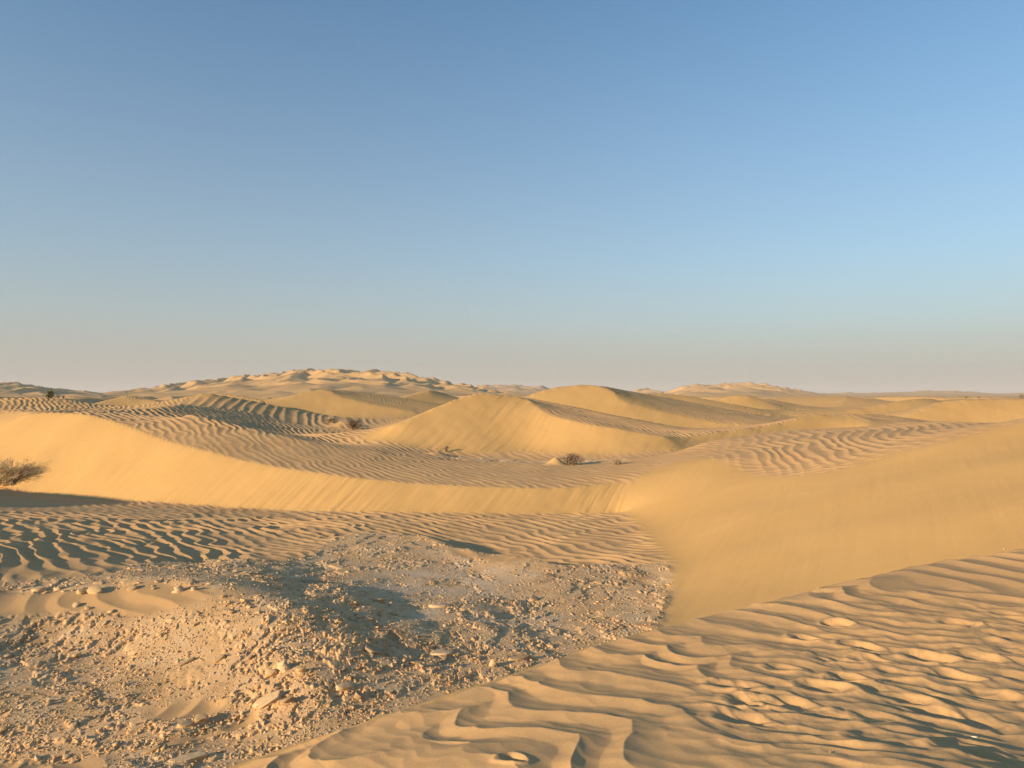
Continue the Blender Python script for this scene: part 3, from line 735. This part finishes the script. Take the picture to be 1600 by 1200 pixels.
stone(452, 1098, 36, 20, 'brown bedded rock under the right end of the long grey slab', DARKM, 14, 15, 6, 10, .7, layers=4)
stone(416, 1122, 16, 13, 'squat brown block at the right end of the lower sand pocket', DARKM, 15, 80, 0, 4, .8, layers=3)
stone(288, 1188, 96, 9, 'long pale slab reaching towards the bottom edge beside the dune', GREYM, 16, 31, -3, -7, .28, layers=2, taper=.95)
stone(240, 1172, 44, 7, 'thin grey slab on edge above the long bottom slab', DARKM, 17, 18, 8, -6, .35, layers=1)
stone(362, 957, 18, 12, 'small stone with a dark hollow on the upper hump slope', DARKM, 18, 0, 15, 15, .8)
stone(391, 1030, 18, 12, 'dark stone sunk in the middle of the hump slope', DARKM, 19, 30, 10, 10, .8)
stone(446, 1044, 34, 26, 'pale angular block standing at the crumbling end of the ridge', GREYM, 20, -20, 12, -20, .7, taper=.65, layers=4)
stone(470, 1052, 28, 20, 'tan angular block right beside the pale block at the ridge end', ROCKM, 21, 40, 10, 16, .8, taper=.7)
stone(425, 1052, 26, 12, 'flat tan block left of the pale block at the ridge end', ROCKM, 22, 20, 14, -14, .7, layers=1)
stone(345, 1030, 34, 7, 'thin tilted plate on the middle of the hump slope', DARKM, 23, 30, 20, -14, .4, layers=1)
stone(290, 1036, 40, 7, 'long thin plate with a dark edge left of the sunk dark stone', DARKM, 24, 34, 16, -12, .3, layers=1)
stone(175, 958, 14, 6, 'tiny pale stone alone at the right of the sand pocket', GREYM, 25, 0, 0, 0, .8, layers=1)
stone(588, 1018, 70, 8, 'low flat dark slab shading the middle of the rock flat', DARKM, 26, 5, -4, 4, .5, layers=1)
stone(690, 1022, 72, 9, 'broad pale slab with a shadowed lower edge in the middle of the flat', GREYM, 27, 14, -6, -5, .5, layers=2, taper=.95)
stone(650, 1036, 46, 8, 'brown slab lying under the edge of the broad pale slab', DARKM, 28, 10, 6, -6, .5, layers=1)
stone(770, 1040, 20, 15, 'small upright pale block beside the hollow at the dune edge', GREYM, 29, 10, 5, 8, .8)
stone(812, 1030, 76, 10, 'dark bank slab running along the hollow at the dune edge', DARKM, 30, 22, 4, -4, .3, layers=3)
stone(700, 958, 9, 6, 'tiny white stone in the dark hollow on the flat', GREYM, 31, 0, 0, 0, .8, layers=1)
stone(588, 940, 44, 12, 'tan crumbling lip beside the pale crust basin', ROCKM, 32, -5, 8, -8, .5, layers=3)
stone(690, 948, 56, 8, 'grey flat slab above the dark hollow on the flat', GREYM, 33, 24, -5, -5, .5, layers=1)
stone(835, 940, 24, 9, 'brown stone on the right side of the flat above its middle', DARKM, 34, 10, 10, 10, .8)
stone(540, 1075, 42, 16, 'grey stone beside the dark pit left of the dune edge', GREYM, 35, 30, 10, -10, .6)
stone(560, 1090, 26, 14, 'dark stone in the pit left of the dune edge', DARKM, 36, 10, 10, 10, .8)
stone(935, 912, 20, 7, 'small brown stone on the far right of the flat', DARKM, 37, -30, 8, 6, .6)
stone(700, 711, 7, 3, 'pale stone on the crusted strip in front of the central dune', GREYM, 38, 0, 0, 0, .8, layers=1)
# smaller stones of a kind, zone by zone
def scatter(label, group, poly_uv, n, w0, w1, mat, seed, flat=.24):
    rg = random.Random(seed); xs = [p[0] for p in poly_uv]; ys = [p[1] for p in poly_uv]; c = 0; tries = 0
    protos = [slab_mesh('rock', 1, .75, flat, seed * 10 + k, mat, layers=1, rough=.2, taper=.8) for k in range(5)]
    while c < n and tries < 4000:
        tries += 1
        u = rg.uniform(min(xs), max(xs)); v = rg.uniform(min(ys), max(ys))
        if not inpoly(np.array([u]), np.array([v]), poly_uv)[0]: continue
        p = hit(u, v)
        w = .8 * rg.uniform(w0, w1) ** 1.0 * p.y / F * (1.35 if rg.random() < .12 else 1)
        o = bpy.data.objects.new('rock', protos[rg.randrange(5)]); C.objects.link(o)
        o.location = (p.x, p.y, p.z - w * flat * .3); o.scale = (w, w * rg.uniform(.8, 1.1), w * rg.uniform(.7, 1.2))
        o.rotation_euler = (rg.gauss(0, .22), rg.gauss(-.12, .22), rg.uniform(0, 6.28))
        tag(o, label, 'rock', group); c += 1
scatter('tan stone flake on the upper spine of the hump, below the cracked block', 'stones on the upper spine of the hump', [(330, 915), (410, 930), (440, 970), (390, 975), (345, 945)], 22, 7, 15, ROCKM, 51)
scatter('pale stone flake on the middle spine of the hump', 'stones on the middle spine of the hump', [(390, 975), (445, 970), (470, 1012), (485, 1040), (425, 1040), (400, 1010)], 22, 7, 16, GREYM, 56)
scatter('brown stone at the crumbling foot of the spine', 'stones at the foot of the spine', [(440, 1050), (490, 1045), (510, 1085), (470, 1110), (430, 1080)], 16, 7, 15, DARKM, 57)
scatter('pale stone on the brow, left of the jutting slab', 'stones along the left brow of the hump', [(0, 917), (130, 911), (135, 924), (0, 926)], 12, 7, 16, GREYM, 52)
scatter('tan stone on the brow, between the jutting slab and the cracked block', 'stones along the right brow of the hump', [(160, 911), (330, 904), (335, 914), (180, 924)], 14, 7, 15, ROCKM, 58)
scatter('small tan stone on the upper sunlit hump slope', 'stones on the upper sunlit hump slope', [(0, 990), (300, 960), (370, 1010), (200, 1060), (0, 1060)], 26, 6, 13, ROCKM, 53)
scatter('small grey stone on the lower sunlit hump slope', 'stones on the lower sunlit hump slope', [(0, 1070), (200, 1065), (260, 1110), (150, 1195), (0, 1195)], 26, 7, 16, GREYM, 59)
scatter('brown stone in the upper broken ground right of the hump', 'stones in the upper broken ground right of the hump', [(430, 930), (620, 960), (640, 1000), (500, 1010)], 22, 6, 15, DARKM, 54)
scatter('brown stone in the lower broken ground, between the ridge foot and the dune edge', 'stones in the lower broken ground', [(520, 1020), (720, 1030), (600, 1095), (510, 1110)], 22, 6, 16, DARKM, 60)
scatter('stone fragment on the flat along the dune edge, left of the upright pale block', 'stones along the left dune edge of the flat', [(330, 1190), (560, 1110), (740, 1040), (740, 1010), (600, 1060)], 18, 5, 12, ROCKM, 55)
scatter('stone fragment on the flat along the dune edge, right of the upright pale block', 'stones along the right dune edge of the flat', [(790, 1025), (1010, 960), (1010, 920), (800, 990)], 20, 5, 11, ROCKM, 61)
print('stones', time.time() - T0)

# ------------------------------------------------------------------ shrubs
TWIG = plain_mat('dry_twigs', ((0.22, 0.155, 0.10), (0.36, 0.26, 0.17)), 8)
STRAW = plain_mat('dry_straw', ((0.50, 0.37, 0.21), (0.64, 0.50, 0.30)), 8)
GREEN = plain_mat('shrub_leaves', ((0.17, 0.17, 0.06), (0.26, 0.24, 0.10)), 6)
def tubes(name, paths, mat, sides=4):
    """paths: list of (points (m,3), radius at the root, radius at the tip)"""
    V = []; Q = []; off = 0
    for P, r0, r1 in paths:
        m = len(P); P = np.asarray(P)
        T = np.gradient(P, axis=0); T /= np.linalg.norm(T, axis=1)[:, None] + 1e-9
        A = np.cross(T, np.array([.31, .87, .38])); A /= np.linalg.norm(A, axis=1)[:, None] + 1e-9
        B = np.cross(T, A); rr = np.linspace(r0, r1, m)[:, None, None]
        an = np.arange(sides) / sides * 2 * np.pi
        ring = P[:, None, :] + rr * (A[:, None, :] * np.cos(an)[None, :, None] + B[:, None, :] * np.sin(an)[None, :, None])
        V.append(ring.reshape(-1, 3))
        for i in range(m - 1):
            for k in range(sides):
                Q.append((off + i * sides + k, off + i * sides + (k + 1) % sides, off + (i + 1) * sides + (k + 1) % sides, off + (i + 1) * sides + k))
        off += m * sides
    return mesh_np(name, np.concatenate(V), [np.array(Q)], mat, True)
def shrub(u, v, wpx, hpx, label, nst, seed, twig=TWIG, tuft=None, dark=None, cat='shrub', name='dry_shrub', lean=(0, 0), depth=.8, group=None, leaf=.0, at=None, thick=1.0):
    p = at if at is not None else hit(u, v)
    k = p.y / F; W = wpx * k / 2; H = hpx * k; rg = np.random.default_rng(seed)
    root = empty(name, p, label, cat, group)
    paths = []; tips = []
    for i in range(nst):
        a = rg.uniform(0, 2 * np.pi); rad = rg.uniform(.15, 1) ** .7
        bx, by = rg.uniform(-.35, .35) * W, rg.uniform(-.35, .35) * W * depth
        ex, ey = math.cos(a) * rad * W + lean[0] * W, math.sin(a) * rad * W * depth
        ez = H * math.sqrt(max(0.02, 1 - (rad * .93) ** 2)) * rg.uniform(.7, 1.05)
        m = 7; t = np.linspace(0, 1, m)
        wob = np.cumsum(rg.normal(0, .035, (m, 3)), 0) * W; wob[0] = 0
        P = np.stack([bx + (ex - bx) * t ** 1.15, by + (ey - by) * t ** 1.15, -.06 * H + (ez + .06 * H) * (1 - (1 - t) ** 1.6)], 1) + wob
        paths.append((P, .011 * thick * (.6 + H), .003 * thick * (.6 + H))); tips.append(P)
        for j in range(3):
            q = P[rg.integers(2, m - 1)]; dd = rg.normal(0, 1, 3); dd[2] = abs(dd[2]) * .7; dd /= np.linalg.norm(dd)
            l = rg.uniform(.12, .3) * W
            tt = np.linspace(0, 1, 4)[:, None]
            P2 = q + dd * l * tt + rg.normal(0, .012, (4, 3)) * W
            paths.append((P2, .006 * thick * (.6 + H), .002 * thick * (.6 + H))); tips.append(P2)
    st = bpy.data.objects.new('branches', tubes('branches', paths, twig)); C.objects.link(st); st.parent = root
    if tuft:
        V = []; Q = []; c = 0
        for P in tips:
            for j in range(7):
                q = P[rg.integers(len(P) // 2, len(P))] + rg.normal(0, .03, 3) * W
                d1 = rg.normal(0, 1, 3); d1 /= np.linalg.norm(d1); d2 = np.cross(d1, rg.normal(0, 1, 3)); d2 /= np.linalg.norm(d2)
                l = leaf * rg.uniform(.6, 1.4); w_ = l * .28
                V += [q, q + d1 * l * .5 + d2 * w_, q + d1 * l, q + d1 * l * .5 - d2 * w_]; Q.append((c, c + 1, c + 2, c + 3)); c += 4
        lf = bpy.data.objects.new('leaves', mesh_np('leaves', np.array(V), [np.array(Q)], tuft)); C.objects.link(lf); lf.parent = root
    return root
shrub(14, 755, 92, 36, 'large tangled straw-coloured shrub at the left edge below the long slip face', 110, 1, STRAW, STRAW, leaf=.05, depth=.7)
shrub(553, 671, 24, 17, 'dark brown shrub in the hollow left of the central dune', 70, 2, TWIG, TWIG, leaf=.06)
shrub(517, 660, 22, 8, 'low flattened brown tuft uphill of the dark hollow shrub', 40, 3, TWIG, STRAW, leaf=.05)
shrub(892, 726, 40, 17, 'dark bare shrub beside a bright sand mound in front of the central dune', 80, 4, TWIG, TWIG, leaf=.035, lean=(.1, 0))
shrub(964, 726, 24, 10, 'small dry tuft right of the dark bare shrub', 36, 5, TWIG, STRAW, leaf=.03)
shrub(697, 706, 9, 10, 'stubby dark dead stem on a low mound in front of the central dune', 12, 6, TWIG, TWIG, leaf=.03, lean=(.3, 0), cat='dead plant', name='dead_stem')
shrub(78, 622, 16, 12, 'green bush standing on the ripple dune near the left edge', 26, 7, TWIG, GREEN, leaf=.11, cat='bush', name='green_bush')
shrub(91, 623, 10, 7, 'smaller green bush just right of the green one on the left dune', 14, 8, TWIG, GREEN, leaf=.10, cat='bush', name='green_bush')
shrub(99, 623, 5, 5, 'tiny brown bush at the right end of the left bush row', 16, 9, TWIG, TWIG, leaf=.1, cat='bush', name='brown_bush')
shrub(1509, 623, 7, 4, 'tiny dark bush on the skyline of the right-hand dune', 16, 10, TWIG, GREEN, leaf=.1, cat='bush', name='distant_bush')
shrub(1529, 623, 4, 3, 'faint low bush right of the tiny dark skyline bush', 12, 11, TWIG, TWIG, leaf=.1, cat='bush', name='distant_bush')
shrub(1597, 622, 16, 9, 'dark bush cut by the right edge of the picture at the skyline', 30, 12, TWIG, GREEN, leaf=.14, cat='bush', name='distant_bush')
# small pale things lying on the near sand
stone(1524, 1153, 16, 2, 'small bright white fragment lying in a trough of the near ripples', plain_mat('bleached_bone', ((0.75, 0.70, 0.62), (0.82, 0.78, 0.70)), 30), 61, -12, 0, 0, .3, name='white_fragment', cat='fragment', layers=2, sink=.05)
stone(1569, 859, 4, 3, 'tiny pale pebble on the brow of the near dune, upper right', GREYM, 62, 0, 0, 0, .8, name='pebble', cat='pebble', layers=2, sink=.1)
stone(1278, 920, 3, 3, 'tiny pale pebble on the brow of the near dune, right of centre', GREYM, 63, 0, 0, 0, .8, name='pebble', cat='pebble', layers=2, sink=.1)
stone(1297, 1176, 5, 3, 'tiny dark pebble on the near sand below the footprints', DARKM, 64, 0, 0, 0, .8, name='pebble', cat='pebble', layers=2, sink=.1)
print('done', time.time() - T0)

# ------------------------------------------------------------------ the dusty air
def haze():
    bm = bmesh.new(); bmesh.ops.create_cube(bm, size=1)
    for v_ in bm.verts: v_.co = Vector((v_.co.x * 32000, v_.co.y * 32000, v_.co.z * 150 + 75 - 12))
    me = bpy.data.meshes.new('haze'); bm.to_mesh(me); bm.free()
    m = bpy.data.materials.new('haze'); m.use_nodes = True; t = m.node_tree
    for n_ in list(t.nodes):
        if n_.type == 'BSDF_PRINCIPLED': t.nodes.remove(n_)
    pv = t.nodes.new('ShaderNodeVolumePrincipled'); pv.inputs['Color'].default_value = (.95, .93, .92, 1); pv.inputs['Density'].default_value = HAZE; pv.inputs['Anisotropy'].default_value = 0.0
    t.links.new(pv.outputs[0], t.nodes['Material Output'].inputs['Volume'])
    me.materials.append(m); o = bpy.data.objects.new('haze', me); C.objects.link(o); o['kind'] = 'stuff'
    tag(o, 'thin dusty air lying over the whole desert', 'haze')
HAZE = 0.00016
haze()
